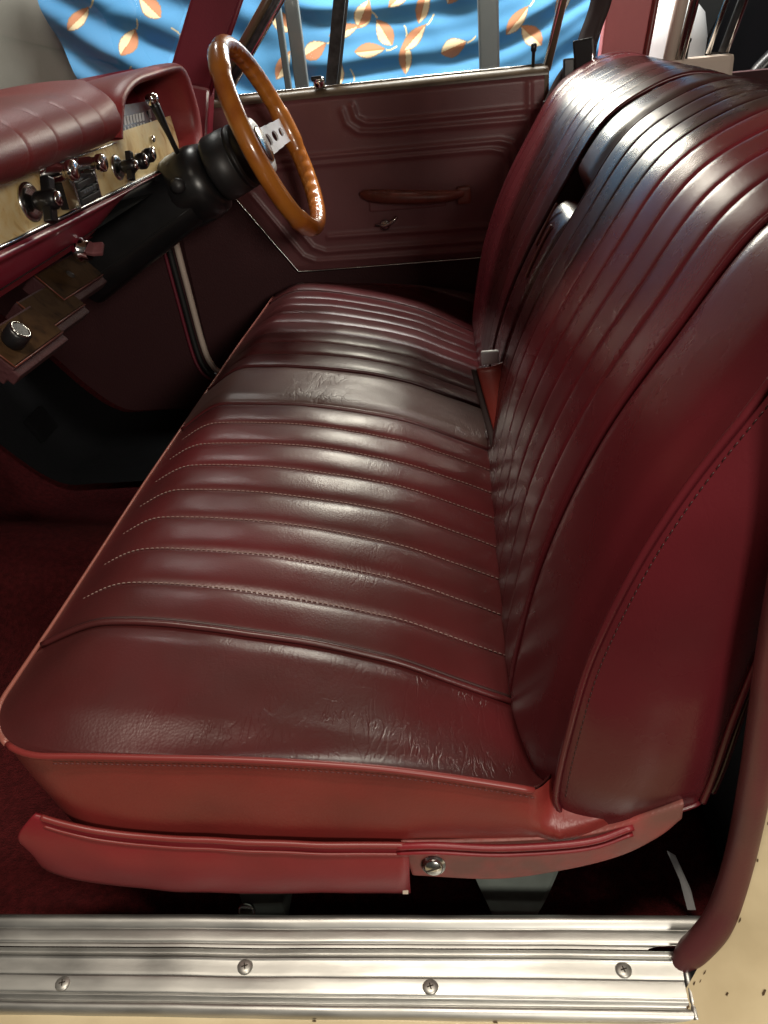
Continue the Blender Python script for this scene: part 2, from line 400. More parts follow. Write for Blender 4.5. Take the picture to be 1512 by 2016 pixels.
# piping round the top edge of the cushion
edge = []; RC = .075; XB = xf(YN+RC)
for i in range(60):                        # near edge, rear to front
    x = .54-(.54-XB-RC)*i/59; edge.append(Vector((x, YN-.003+.022*sst(x, .455, .48), cz(x, YN)-.001)))
for i in range(1, 16):                     # rounded corner
    a = math.pi/2*i/15; x = XB+RC-RC*math.sin(a); y = YN+RC-RC*math.cos(a)
    edge.append(Vector((x-.003*math.sin(a), y-.003*math.cos(a), cz(xf(y), y)-.001)))
for i in range(1, 90):
    y = YN+RC+(YF-YN-2*RC)*i/89; edge.append(Vector((xf(y)-.003, y, cz(xf(y), y)-.001)))
NE = 75
tube('piping', [q for q in edge[:NE-9] if q.x < .462], .0031, 'piping_red', core, 8)
pp = tube('piping', edge[NE-10:], lambda t: .0030-.0011*sst(t, 0, .25), 'piping_pale', core, 8); pp['label'] = 'worn pale piping along the front edge of the cushion'
stitches('stitch_line', [p+Vector((0, -.0025, -.0065)) for p in edge[:60] if p.x < .46], 'thread_dark', core, .005, .0006)
# side wall of the cushion (near end) with its sag and the wrinkles at the rear
EN = edge[:NE]
def side(u, v):
    i = (1-u)*(NE-1); a = int(min(NE-2, i)); p = EN[a].lerp(EN[a+1], i-a)
    zb = .150+.055*sst(p.x, .45, .54); z = p.z-.003+(zb-p.z)*v
    cx = sst(u, .0, .35)
    xx = p.x+.060*v**1.3*(1-cx)
    y = p.y+.002-.006*math.sin(math.pi*v)*cx+.006*v+.03*v*(1-cx)*(1-cx)*0
    wr = sst(u, .78, .95)*.0045*math.sin(55*(p.x+.35*z)+3*nz((p.x, 0, z), 14))*math.sin(math.pi*min(1, v*1.1))
    y -= .022*sst(p.x, .455, .48)*sst(v, .15, .45)
    return Vector((xx, y+wr+.0015*nz((p.x, 1, z), 16), z))
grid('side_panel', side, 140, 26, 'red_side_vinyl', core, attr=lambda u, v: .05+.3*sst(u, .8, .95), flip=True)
def front(u, v):
    y = YN+.07+(YF-YN-.14)*u; zt = cz(xf(y), y)-.003; z = zt+(.15-zt)*v
    return Vector((xf(y)+.060*v**1.3-.001, y, z))
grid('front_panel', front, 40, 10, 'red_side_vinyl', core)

# --- skirt, hinge bracket, screw and feet
skirt_top = cr([(.008, -.026, .240), (.043, -.030, .230), (.112, -.031, .214), (.25, -.031, .203), (.346, -.030, .198)], 40)
skirt_bot = cr([(-.012, -.024, .188), (-.004, -.028, .160), (.05, -.030, .142), (.145, -.030, .129), (.342, -.029, .126)], 40)
def skirt(u, v):
    i = u*39; a = int(min(38, i)); t = i-a
    p = skirt_top[a].lerp(skirt_top[a+1], t); q = skirt_bot[a].lerp(skirt_bot[a+1], t)
    r_ = p.lerp(q, v); r_.y += -.006*math.sin(math.pi*v)+.0012*nz(r_, 25)
    r_.x -= .012*math.sin(math.pi*v)*(1-sst(u, 0, .25))
    return r_
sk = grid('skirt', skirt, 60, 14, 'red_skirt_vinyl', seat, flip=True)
md = sk.modifiers.new('thickness', 'SOLIDIFY'); md.thickness = .004
tube('piping', [skirt(i/50, 0)+Vector((0, -.001, .001)) for i in range(3, 51)], .003, 'piping_red', sk, 8)
tube('piping', [skirt(i/50, 0)+Vector((0, -.003, -.009)) for i in range(3, 51)], .0016, 'piping_red', sk, 6)
lip = cr([(.335, -.031, .198), (.37, -.033, .202), (.43, -.033, .198), (.50, -.032, .204), (.54, -.026, .216)], 30)
tube('welt', lip, .0032, 'red_skirt_vinyl', sk, 8)
tube('welt', [p+Vector((0, -.001, -.008)) for p in lip], .0022, 'red_skirt_vinyl', sk, 8)
hb = cr([(.345, 0, .148), (.42, 0, .142), (.48, 0, .154), (.53, 0, .174), (.562, 0, .200), (.58, 0, .225)], 30)
ht = cr([(.338, 0, .196), (.42, 0, .197), (.48, 0, .202), (.52, 0, .212), (.555, 0, .232), (.58, 0, .245)], 30)
poly = [(p.x, -.026, p.z) for p in ht]+[(p.x, -.026, p.z) for p in hb[::-1]]
br = prism('hinge_bracket', poly, (0, .03, 0), 'pink_painted_bracket', seat, .0025)
sc = lathe('screw', [(.011, 0), (.011, .002), (.0085, .0022), (.0085, .005), (.007, .0065), (.0001, .0068)], (.366, -.027, .167), (0, -1, .25), 'dull_chrome', br, 24)
box('slot', (.366, -.0335, .1687), (.0145, .0012, .0016), 'chip', sc, 0, [(.9, 0, .42), (0, 1, 0), (-.42, 0, .9)])
tab = prism('clip', [(.335, -.031, .128), (.340, -.031, .128), (.342, -.031, .148), (.336, -.031, .148)], (0, .002, 0), 'cream_trim', br)
prism('pedestal', [(.385, .02, .145), (.50, .02, .145), (.475, .015, .055), (.462, .005, .030), (.418, .005, .030), (.41, .015, .055)], (0, .05, 0), 'grey_steel', seat, .003)
prism('pedestal', [(.155, .012, .14), (.205, .012, .14), (.203, .004, .05), (.205, -.002, .028), (.157, -.002, .028), (.160, .004, .05)], (0, .05, 0), 'grey_steel', seat, .003)
lathe('bolt', [(.009, 0), (.009, .004), (.006, .006), (.0001, .006)], (.168, -.004, .060), (0, -1, .4), 'dull_chrome', seat, 12)

# --- backrest
bp_ = cr([(.474, 0, .205), (.482, 0, .29), (.500, 0, .40), (.535, 0, .50), (.585, 0, .595), (.630, 0, .667), (.680, 0, .702), (.735, 0, .719), (.79, 0, .709), (.83, 0, .672)], 120)
blen = [0]
for a, b in zip(bp_, bp_[1:]): blen.append(blen[-1]+(b-a).length)
BT = blen[-1]
def bprof(s):
    s = max(0, min(1, s))*BT
    for i in range(1, len(blen)):
        if blen[i] >= s:
            t = (s-blen[i-1])/(blen[i]-blen[i-1]); p = bp_[i-1].lerp(bp_[i], t); d = (bp_[min(i+1, 119)]-bp_[max(0, i-2)]).normalized()
            return p, Vector((-d.z, 0, d.x))
    return bp_[-1], Vector((0, 0, 1))
bk = thing_core = box('backrest', (.60, .68, .34), (.06, 1.26, .22), 'burgundy_backrest_vinyl', seat, .01)
BN, BF = -.012, 1.372
def bulge(s, y):
    e = min(y-BN, BF-y)
    k = 1-(1-min(1, e/.16))**2.4
    return k*.031*(1-s)**1.15+.0016*nz((s*.6, y, 4), 9)-.010*(1-sst(s, 0, .05))
def backpt(s, y, extra=0):
    p, n = bprof(s)
    n = Vector((n.x, 0, n.z))
    q = p+n*(bulge(s, y)+extra); q.y = y; return q
def bpanel(name, y0, y1, nv, extra, mask=lambda s, y: 0, s0=0, s1=1, nu=70):
    return grid(name, lambda u, v: backpt(s0+(s1-s0)*u, y0+(y1-y0)*v, extra(s0+(s1-s0)*u, v)), nu, nv, 'burgundy_backrest_vinyl', bk, attr=lambda u, v: mask(u, y0+(y1-y0)*v), flip=True)
pl = lambda s, v: (flat_bump(v, .0042)-.0018+.0026*(v-.5))*sst(s, -.1, .1)
for k in range(8):
    bpanel('pleat', S1+k*PT, S1+(k+1)*PT, 13, pl); bpanel('pleat', S3+k*PT, S3+(k+1)*PT, 13, pl)
bpanel('bolster', BN, S1, 26, lambda s, v: .004*sst(1-v, 0, .2)*sst(v, 0, .3)-.003*(1-sst(1-v, 0, .08)))
bpanel('bolster', S4, BF, 20, lambda s, v: .004*sst(v, 0, .2)*sst(1-v, 0, .3)-.003*(1-sst(v, 0, .08)))
SA = .56     # the centre panel ends above the fold-away armrest
def cpan(s, v):
    e = min(v, 1-v)
    return .007*sst(e, 0, .3)-.004-.030*(1-sst(s, SA, SA+.045))
bpanel('centre_panel', S2, S3, 30, cpan, s0=SA-.02, s1=1)
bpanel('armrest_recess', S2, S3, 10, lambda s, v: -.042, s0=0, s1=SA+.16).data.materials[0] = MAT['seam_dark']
for y in (S1, S2, S3, S4):
    tube('seam_welt', [backpt(.02+.98*i/70, y, .0003) for i in range(71)], .0030, 'burgundy_backrest_vinyl', bk, 8)
    tube('seam_welt', [backpt(.02+.98*i/70, y+(.0066 if y in (S1, S3) else -.0066), -.002) for i in range(71)], .002, 'seam_dark', bk, 6)
for k in range(1, 8):
    for y0 in (S1, S3):
        pth = [backpt(.05+.90*i/80, y0+k*PT, -.0016) for i in range(81)]
        if k == 1 and y0 == S1: stitches('stitch_line', pth, 'thread', bk, .0065, .0006)
        else: tube('stitch_line', pth, .0013, 'seam_dark', bk, 5)
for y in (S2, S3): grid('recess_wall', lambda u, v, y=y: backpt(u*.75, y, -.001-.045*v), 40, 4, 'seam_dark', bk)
# fold-away centre armrest
arm = grid('armrest', lambda u, v: None or (lambda s, y, e: backpt(s, y, e))(
    -.0+(SA-.012)*u, S2+.008+(S3-S2-.016)*v,
    -.020+.024*(1-abs(2*v-1)**7)**.5*(1-max(0, (u-.86)/.14)**2.5)**.5 if u < .999 else -.022), 60, 24, 'burgundy_backrest_vinyl', seat, flip=True)
def armedge(off, s0, s1, y):
    return [backpt(s0+(s1-s0)*i/24, y+.012*math.sin(math.pi*.5*i/24), off) for i in range(25)]
tube('piping', armedge(.0055, .40, .50, S2+.05), .0018, 'piping_pale', arm, 6)
tube('piping', armedge(.0055, .45, .53, S2+.09), .0018, 'piping_pale', arm, 6)
# near side panel of the backrest
rear = cr([(.598, 0, .232), (.603, 0, .262), (.612, 0, .34), (.632, 0, .445), (.668, 0, .54), (.725, 0, .61), (.79, 0, .652), (.83, 0, .670)], 90)
def rearp(u):
    i = u*89; a = int(min(88, i)); return rear[a].lerp(rear[a+1], i-a)
def sideb(u, v):
    p, n = bprof(u*.985+.0); p = p+n*(bulge(u, BN)+.0)
    q = rearp(u); r_ = p.lerp(q, v)
    if u < .12: r_.z -= (1-u/.12)*.018*math.sin(math.pi*min(1, v*1.3))*(1 if v < .5 else .6)
    r_.y = BN-.016*math.sin(math.pi*v)**.6*(.5+.5*sst(u, 0, .1))+.002*nz(r_, 14); return r_
grid('side_panel', sideb, 80, 30, 'burgundy_backrest_vinyl', bk, attr=lambda u, v: .1, flip=False)
sp = [sideb(i/70, 0)+Vector((-.001, -.002, 0)) for i in range(71)]
tube('seam_welt', sp, .0030, 'burgundy_backrest_vinyl', bk, 8)
stitches('stitch_line', [sideb(i/70, .055)+Vector((0, -.0003, 0)) for i in range(4, 71)], 'seam_dark', bk, .006, .0004)
tube('piping', [sideb(i/70, 1)+Vector((.001, -.002, 0)) for i in range(71)], .0034, 'burgundy_backrest_vinyl', bk, 8)
tube('piping', [sideb(i/70, 1)+Vector((.012, .008, 0)) for i in range(71)], .0034, 'burgundy_backrest_vinyl', bk, 8)
tube('piping', [sideb(0, i/24)+Vector((0, -.001, -.001)) for i in range(25)], .0022, 'burgundy_backrest_vinyl', bk, 8)
grid('back_panel', lambda u, v: Vector((rearp(u).x+.012*math.sin(math.pi*v), BN+(BF-BN)*v, rearp(u).z)), 40, 12, 'burgundy_backrest_vinyl', bk)
grid('bottom_panel', lambda u, v: Vector((.478+.12*u, BN+(BF-BN)*v, .212+.02*u)), 8, 6, 'seam_dark', bk)

# --- loose flap and strap in the crease between cushion and backrest
fl = thing('lap_belt_stub', (.455, .60, .30), 'short orange red vinyl sleeve with pale tip poking from the seat crease', 'seat belt')
def flap(u, v):
    a = Vector((.436, .605, .388)).lerp(Vector((.462, .565, .285)), u); b = Vector((.482, .625, .392)).lerp(Vector((.478, .575, .28)), u)
    p = a.lerp(b, v); p.y -= .012*math.sin(math.pi*v)*math.sin(math.pi*(.3+.6*u)); return p
o = grid('sleeve', flap, 16, 12, 'orange_vinyl', fl, flip=True); md = o.modifiers.new('thickness', 'SOLIDIFY'); md.thickness = .003
o = grid('strap', lambda u, v: Vector((.436, .61, .385)).lerp(Vector((.462, .555, .275)), u)+Vector((-.008+.022*v, .006*v, -.004*v)), 10, 4, 'webbing', fl)
md = o.modifiers.new('thickness', 'SOLIDIFY'); md.thickness = .002
box('tip', (.456, .635, .392), (.026, .008, .020), 'white_plastic', fl, .003)

# ------------------------------------------------------------------ sill plate (near door opening)
sill = thing('sill_plate', (.25, -.07, .09), 'scuffed ribbed aluminium sill plate with domed screws along the door opening', 'sill plate')
sp_in = [(-.033, .098), (-.036, .103), (-.041, .1045), (-.046, .102), (-.0475, .1005), (-.049, .1015), (-.058, .1015), (-.060, .1000), (-.0615, .1012), (-.0645, .1010)]
sp_out = [(-.0650, .1000), (-.0665, .0965), (-.0685, .0965), (-.070, .0985), (-.0735, .1005), (-.0745, .0996), (-.0865, .0985), (-.0875, .0975), (-.0890, .0982), (-.1005, .0970), (-.1020, .0955), (-.1035, .0965), (-.1060, .0930), (-.1075, .0930), (-.110, .0955), (-.114, .0950), (-.117, .0915), (-.1175, .088)]
def strip(name, sec, xa, xb, n=90):
    P = cr([(0, a, b+(a+.033)*.13) for a, b in sec], len(sec)*3)
    def fn(u, v):
        p = P[int(round(v*(len(P)-1)))]; w_ = v
        x0, x1 = xa(w_), xb(w_); x = x0+(x1-x0)*u
        return Vector((x, p.y+.0006*nz((x, p.y, 0), 7), p.z+.0010*nz((x, p.y*3, 1), 8)+.0006*nz((x, p.y, 5), 20)))
    o = grid(name, fn, n, len(P), 'aluminium', sill, flip=True); return o
strip('inner_rail', sp_in, lambda v: -.35, lambda v: .628-.055*sst(v, .25, 1.0)-.02*sst(v, .75, 1))
strip('outer_rail', sp_out, lambda v: -.35, lambda v: .583-.004*math.sin(v*math.pi)+.002*sst(v, .8, 1))
tube('end_roll', [(.5835, -.070-.046*i/16, .0945+(-.037-.046*i/16)*.13-.0025*i/16-.0008*(i % 6 == 0)) for i in range(17)], .0034, 'aluminium', sill, 10)
scw = None
for (x, y, z) in ((.017, -.095, .0972), (.188, -.080, .0988), (.359, -.0945, .0972), (.529, -.080, .0988)):
    if scw is None:
        z += (y+.033)*.13
        scw = lathe('screw', [(.0072, 0), (.0072, .0005), (.0060, .0014), (.0042, .0020), (.002, .0023), (.0001, .0024)], (x, y, z), (0, -.05, 1), 'screw_steel', sill, 20)
        off = WL[scw.name]-Vector((x, y, z)); s_ = scw
    else:
        z += (y+.033)*.13; s_ = inst(scw, Vector((x, y, z))+off, sill)
    for ang in (.3, .3+math.pi/2):
        box('cross_slot', (x, y-.0005, z+.0021), (.0058, .0010, .0010), 'chip', s_, 0, [(math.cos(ang), math.sin(ang), 0), (-math.sin(ang), math.cos(ang), 0), (0, 0, 1)])
for (x, y) in ((.30, -.0875), (.545, -.064)):
    pass

# ------------------------------------------------------------------ cream body round the near door opening, and its windlace
body = thing('door_jamb', (.6, -.1, .05), 'cream painted body jamb with rust chips around the near door opening', 'door jamb')
A = cr([(-.40, -.113, .077), (.0, -.113, .077), (.40, -.113, .077), (.550, -.113, .078), (.578, -.094, .086), (.604, -.068, .116), (.618, -.058, .160), (.623, -.053, .219), (.622, -.053, .30), (.618, -.052, .44), (.613, -.045, .68), (.607, .03, 1.06)], 120)
B = cr([(-.40, -.30, .060), (.0, -.30, .060), (.40, -.30, .060), (.60, -.29, .062), (.69, -.22, .08), (.74, -.16, .15), (.76, -.13, .22), (.765, -.12, .30), (.765, -.11, .40), (.765, -.11, .53), (.765, -.10, .72), (.755, -.01, 1.08)], 120)
def jamb(u, v):
    i = u*119; a = int(min(118, i)); t = i-a
    p = A[a].lerp(A[a+1], t); q = B[a].lerp(B[a+1], t); r_ = p.lerp(q, v)
    k = sst(u, .5, .75); r_.z += .010*math.sin(math.pi*v)*(1-k)+.012*k*math.sin(2*math.pi*v)*.5; r_.y += .014*k*math.sin(math.pi*min(1, v*2.2))
    r_ += Vector((0, 0, .001*nz(r_, 20))); return r_
jm = grid('jamb_panel', jamb, 160, 30, 'cream_paint', body, flip=True)
grid('rocker_return', lambda u, v: Vector((-.40+1.0*u, -.300-.004*v, .060-.30*v)), 20, 4, 'cream_paint', body)
random.seed(5)
for (u, v, r_) in [(random.uniform(.36, .68), random.choice((.02, .04, .06, .12, .2, .3, .4))+random.uniform(0, .06), random.uniform(.0018, .0042)) for _ in range(13)]+[(random.uniform(.12, .5), random.uniform(.01, .07), random.uniform(.002, .0035)) for _ in range(6)]:
    p = jamb(u, v); a = jamb(u+.004, v); b = jamb(u, v+.03); n = (a-p).cross(b-p).normalized()
    if n.z < 0 and n.y > 0: n = -n
    if n.dot(Vector((.41, -.48, .82))-p) < 0: n = -n
    t1 = (a-p).normalized(); t2 = n.cross(t1); k = random.random()
    mesh('paint_chip', [p+n*.0006+t1*r_*.75*(.5+.8*random.random())*math.cos(j*.7854)+t2*r_*.75*(.2+.4*k)*(.6+.7*random.random())*math.sin(j*.7854) for j in range(8)], [tuple(range(8))], 'rust_chip', body, False)
wl = cr([(.574, -.074, .082), (.584, -.071, .096), (.596, -.067, .112), (.608, -.062, .131), (.617, -.055, .160), (.622, -.050, .219), (.621, -.050, .30), (.618, -.050, .375), (.615, -.050, .44), (.610, -.042, .68), (.604, .034, 1.05)], 90)
wl2 = cr([(.572, -.093, .088), (.596, -.082, .098), (.620, -.068, .122), (.636, -.060, .170), (.648, -.056, .25), (.660, -.054, .36), (.672, -.05, .50), (.688, -.044, .70)], 70)
o = tube('windlace', wl, lambda t: .007+.0062*sst(t, .0, .16)-.0012*sst(t, .3, .5), 'pillar_maroon', None, 16); tag(o, 'fat maroon windlace roll curving along the rear of the near door opening', 'windlace')
o.data.materials[0] = MAT['red_side_vinyl'].copy(); o.data.materials[0].name = 'windlace_vinyl'
bb = o.data.materials[0].node_tree.nodes
for n_ in bb:
    if n_.type == 'VALTORGB': n_.color_ramp.elements[0].color = (.075, .018, .02, 1); n_.color_ramp.elements[1].color = (.11, .022, .024, 1)
md_ = prism('belt_tongue', [(.588, .020, .115), (.596, .018, .110), (.612, .010, .070), (.618, .006, .045), (.610, .006, .045), (.600, .012, .085)], (.0, .003, .0), 'white_plastic')
tag(md_, 'narrow white blade standing on the floor behind the seat base', 'blade')

# ------------------------------------------------------------------ dashboard
dash = thing('dashboard', (-.15, .7, .55), 'red dashboard with padded top, instrument hood and pale burl fascia', 'dashboard')
fb = lambda y: .655-.0225*y
ft = lambda y: .722-.016*y
fx = lambda y, v: -.100-.008*v
grid('wood_fascia', lambda u, v: Vector((fx(0, v), .12+1.06*u, fb(.12+1.06*u)+(ft(.12+1.06*u)-fb(.12+1.06*u))*v)), 60, 8, 'burl_fascia', dash)
fas = dash.children[-1] if dash.children else dash
FAS = bpy.data.objects['wood_fascia']
tube('chrome_trim', [(-.097, .12+.9*i/30, fb(.12+.9*i/30)-.0015) for i in range(31)], .0028, 'dull_chrome', FAS, 8)
tube('chrome_trim', [(-.094, .12+.72*i/30, ft(.12+.72*i/30)-.010) for i in range(31)], .0012, 'dull_chrome', FAS, 6)
# lower painted panel
def lower(u, v):
    y = .10+.90*u; top = fb(y)-.004; bot = .588 if y < .66 else .588+(top-.588)*sst(y, .66, 1.0)
    z = top+(bot-top)*v; return Vector((-.094-.006*v-.018*v*v+.006*math.sin(math.pi*min(1, v*4))*(v < .25), y, z))
grid('lower_panel', lower, 70, 20, 'red_dash_paint', dash, flip=True)
grid('lower_return', lambda u, v: Vector((-.118-.12*v, .10+.62*u, .588-.010*v)), 12, 6, 'red_dash_paint', dash, flip=True)
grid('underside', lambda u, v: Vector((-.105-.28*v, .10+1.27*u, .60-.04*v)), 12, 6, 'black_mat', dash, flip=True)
# padded top, sewn in sections
padp = cr([(-.108, 0, .702), (-.090, 0, .704), (-.070, 0, .712), (-.058, 0, .727), (-.060, 0, .746), (-.078, 0, .765), (-.110, 0, .777), (-.17, 0, .781), (-.26, 0, .776), (-.36, 0, .764)], 50)
def padpt(y, v, lift=0):
    p = padp[int(round(v*49))]; e = sst(y, .70, .86)
    x, z = p.x, p.z
    z = z+(.010*e if z > .745 else 0)*1
    endc = max(0, (y-.775)/.045)                      # rounded end cap
    if endc > 0:
        k = math.sqrt(max(0, 1-min(1, endc)**2)); cx, czz = -.11, .752
        if p.x > -.11: x = cx+(x-cx)*k
        if z < .752: z = czz+(z-czz)*k
    n = Vector((0, 0, 1)) if v > .5 else Vector((1, 0, .3)).normalized()
    return Vector((x, y, z))+n*lift
ys = [.10]+[.21, .30, .388, .475, .555, .635, .715]+[.82]
PAD = None
for a, b in zip(ys, ys[1:]):
    def fn(u, v, a=a, b=b):
        y = a+(b-a)*u; e = min(u, 1-u)*(b-a)
        return padpt(y, v, -.0011*(1-sst(e, 0, .007)) if .1 < v < .62 and b < .82 else (-.0011*(1-sst(u*(b-a), 0, .007)) if .1 < v < .62 else 0))
    o = grid('pad_section', fn, 26, 50, 'dash_pad_vinyl', dash, flip=True)
grid('dash_shelf', lambda u, v: Vector((-.36-.16*v, .10+1.27*u, .764-.04*v)), 10, 6, 'dash_pad_vinyl', dash, flip=True)
prism('end_panel', [(p.x, .101, p.z) for p in padp]+[(-.36, .101, .60), (-.24, .101, .58), (-.118, .101, .588), (-.096, .101, .645)], (0, -.006, 0), 'red_dash_paint', dash)
# instrument hood
out = cr([(0, .772, .712), (0, .792, .735), (0, .826, .766), (0, .895, .783), (0, 1.00, .788), (0, 1.12, .790), (0, 1.175, .786), (0, 1.208, .768), (0, 1.222, .735), (0, 1.232, .700), (0, 1.222, .66), (0, 1.19, .625)], 70)
inn = cr([(0, .792, .706), (0, .812, .728), (0, .846, .752), (0, .910, .767), (0, 1.00, .771), (0, 1.11, .773), (0, 1.150, .769), (0, 1.172, .755), (0, 1.188, .730), (0, 1.196, .700), (0, 1.19, .67), (0, 1.165, .64)], 70)
hx = [(-.26, 0, 0), (-.20, 0, 0), (-.12, 0, 0), (-.080, 0, 0), (-.068, .12, 1), (-.062, .35, 1), (-.062, .65, 1), (-.068, .90, 1), (-.080, 1, 0), (-.12, 1, 0), (-.175, 1, 0)]
hs = cr([(a, b, 0) for a, b, _ in hx], 36)
def hood(u, v):
    i = u*69; a = int(min(68, i)); o_ = out[a].lerp(out[a+1], i-a); n_ = inn[a].lerp(inn[a+1], i-a)
    s = hs[int(round(v*35))]; p = o_.lerp(n_, max(0, min(1, s.y))); p.x = s.x+(-.03)*sst(.10, .0, 1)*0
    if s.x < -.09 and s.y < .5: p.z -= (-.09-s.x)*.10
    return p
grid('instrument_hood', hood, 80, 36, 'dash_pad_vinyl', dash, flip=False)
grid('hood_back', lambda u, v: Vector((-.150-.02*v, .80+.41*u, .64+.145*v)), 8, 8, 'red_dash_paint', dash)
gz = lambda y: .691-.06*(y-.87)
gp = lambda a, b, d=0: Vector((-.118-.012*b+d, .850+.005*b*8+a*(.335-.02*b), (.693-.012*a)+b*(.050)))
g = grid('instrument_panel', lambda u, v: gp(u, v), 12, 6, 'gauge_grey', dash)
tube('panel_edge', [gp(i/20, 0, .003) for i in range(21)], .0028, 'dull_chrome', g, 6)
for k in range(10):
    a = .18+k*.048; box('scale_mark', gp(a, .56, .0015), (.001, .009, .013), 'white_plastic', g, 0, [(1, 0, 0), (0, 1, 0), (0, .25, 1)])
for k in range(8):
    a = .25+k*.05; box('scale_mark', gp(a, .34, .0015), (.001, .003, .005), 'white_plastic', g, 0)
box('scale_mark', gp(.74, .60, .0015), (.001, .012, .014), 'white_plastic', g, 0)
prism('needle', [gp(.70, .22, .002), gp(.735, .22, .002), gp(.715, .42, .002), gp(.705, .42, .002)], (.001, 0, 0), 'white_plastic', g)
# fascia controls
FA = (1, -.10, .06)
def wing_knob(y, z, s, disc=True):
    k = thing_part = lathe('knob', [(.010*s, 0), (.0135*s, .006*s), (.0135*s, .030*s), (.011*s, .033*s), (.010*s, .034*s)], (-.094, y, z), FA, 'black_plastic', FAS, 20)
    ax, u_, v_ = basis(FA); c = Vector((-.094, y, z))+ax*.014*s
    d = (u_*.9-v_*.45).normalized(); e = ax.cross(d)
    prism('wing', [c+d*.030*s+e*.008*s, c+d*.030*s-e*.008*s, c-d*.030*s-e*.008*s, c-d*.030*s+e*.008*s], ax*.013*s, 'black_plastic', k, .002)
    lathe('cap', [(.0098*s, 0), (.0098*s, .0015), (.008*s, .003), (.0001, .0032)], Vector((-.094, y, z))+ax*.034*s, FA, 'chrome', k, 20)
    if disc: lathe('dial', [(.026*s, 0), (.026*s, .002), (.022*s, .004), (.016*s, .0042)], (-.1015, y, z), FA, 'dull_chrome', k, 28)
wing_knob(.528, .672, .9); wing_knob(.835, .664, .72)
def barrel(y, z, l, r_, mat='chrome'):
    ax = Vector(FA).normalized()
    b_ = lathe('knob', [(r_*1.25, 0), (r_*1.25, .003), (r_, .005), (r_, l*.55), (r_*.85, l*.6), (r_*.85, l*.8), (r_*1.12, l*.83), (r_*1.12, l), (r_*.9, l+.002), (.0001, l+.002)], (-.1015, y, z), FA, mat, FAS, 20)
    return b_
barrel(.590, .694, .042, .0115); barrel(.688, .688, .042, .0105)
ax = Vector(FA).normalized()
# push-button unit
rad = box('radio_control', (-.088, .640, .664), (.026, .072, .034), 'black_plastic', FAS, .002)
for k in range(3): box('button', (-.073, .640, .674-.010*k), (.006, .064, .0075), 'black_satin', rad, .001)
for dy in (-.038, .038): box('side_rail', (-.080, .640+dy, .666), (.016, .003, .038), 'chrome', rad, .001)
for k in range(5): box('mark', (-.0697, .622+.009*k, .6645), (.0005, .0035, .0035), 'gauge_grey', rad, 0)
for (y, z, s) in ((.885, .663, 1.0), (.925, .666, .9)):
    q = lathe('knob', [(.006*s, 0), (.006*s, .012), (.010*s, .014), (.0125*s, .020), (.0125*s, .028), (.010*s, .031)], (-.1, y, z), FA, 'black_plastic', FAS, 18)
    lathe('cap', [(.009*s, 0), (.008*s, .002), (.0001, .0025)], Vector((-.1, y, z))+ax*.031, FA, 'chrome', q, 16)
lathe('boss', [(.012, 0), (.012, .012), (.008, .016), (.0001, .017)], (-.1, .862, .658), FA, 'chrome', FAS, 18)
for (y, z) in ((1.035, .680), (1.020, .664)):
    lathe('fascia_screw', [(.006, 0), (.006, .003), (.004, .005), (.0001, .0055)], (-.104, y, z), FA, 'chrome', FAS, 14)
# switch below the fascia
sw = lathe('ignition_switch', [(.014, 0), (.017, .004), (.017, .010), (.013, .012), (.013, .020)], (-.112, .640, .588), (1, -.1, -.1), 'chrome', dash, 24)
box('toggle', (-.090, .652, .584), (.022, .020, .007), 'door_vinyl', sw, .002, [(1, 0, 0), (0, .8, .6), (0, -.6, .8)])
# under-dash console made of three veneered boxes
con = thing('under_dash_box', (-.12, .55, .52), 'three stepped burl veneer boxes hanging under the red dashboard', 'console')
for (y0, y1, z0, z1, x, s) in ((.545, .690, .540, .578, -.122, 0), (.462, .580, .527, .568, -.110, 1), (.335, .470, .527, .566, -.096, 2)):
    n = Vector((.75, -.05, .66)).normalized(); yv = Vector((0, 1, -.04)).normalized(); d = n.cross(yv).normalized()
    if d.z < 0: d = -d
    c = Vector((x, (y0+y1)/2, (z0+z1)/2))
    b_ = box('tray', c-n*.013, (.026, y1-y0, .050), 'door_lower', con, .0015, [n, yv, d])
    box('veneer', c+n*.0012, (.002, y1-y0-.004, .044), 'burl_shaded', b_, .0006, [n, yv, d])
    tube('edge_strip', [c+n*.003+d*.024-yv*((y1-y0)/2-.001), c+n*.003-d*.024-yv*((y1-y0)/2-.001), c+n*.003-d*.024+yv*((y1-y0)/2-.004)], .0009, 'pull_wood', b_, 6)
    box('lip', c-n*.010-d*.028, (.016, y1-y0, .012), 'door_lower', b_, .002, [n, yv, d])
    if s == 0: lathe('hole', [(.0062, 0), (.0062, .0008), (.0001, .0009)], c+n*.0022, n, 'chip', b_, 16)
    if s == 2:
        kb = lathe('knob', [(.012, 0), (.014, .004), (.014, .020), (.012, .022)], c+n*.002-yv*.03, n, 'black_plastic', b_, 20)
        tube('ring', [c+n*.0242-yv*.03+(yv*math.cos(a_*.314)+d*math.sin(a_*.314))*.011 for a_ in range(20)], .0012, 'dull_chrome', kb, 6, True)

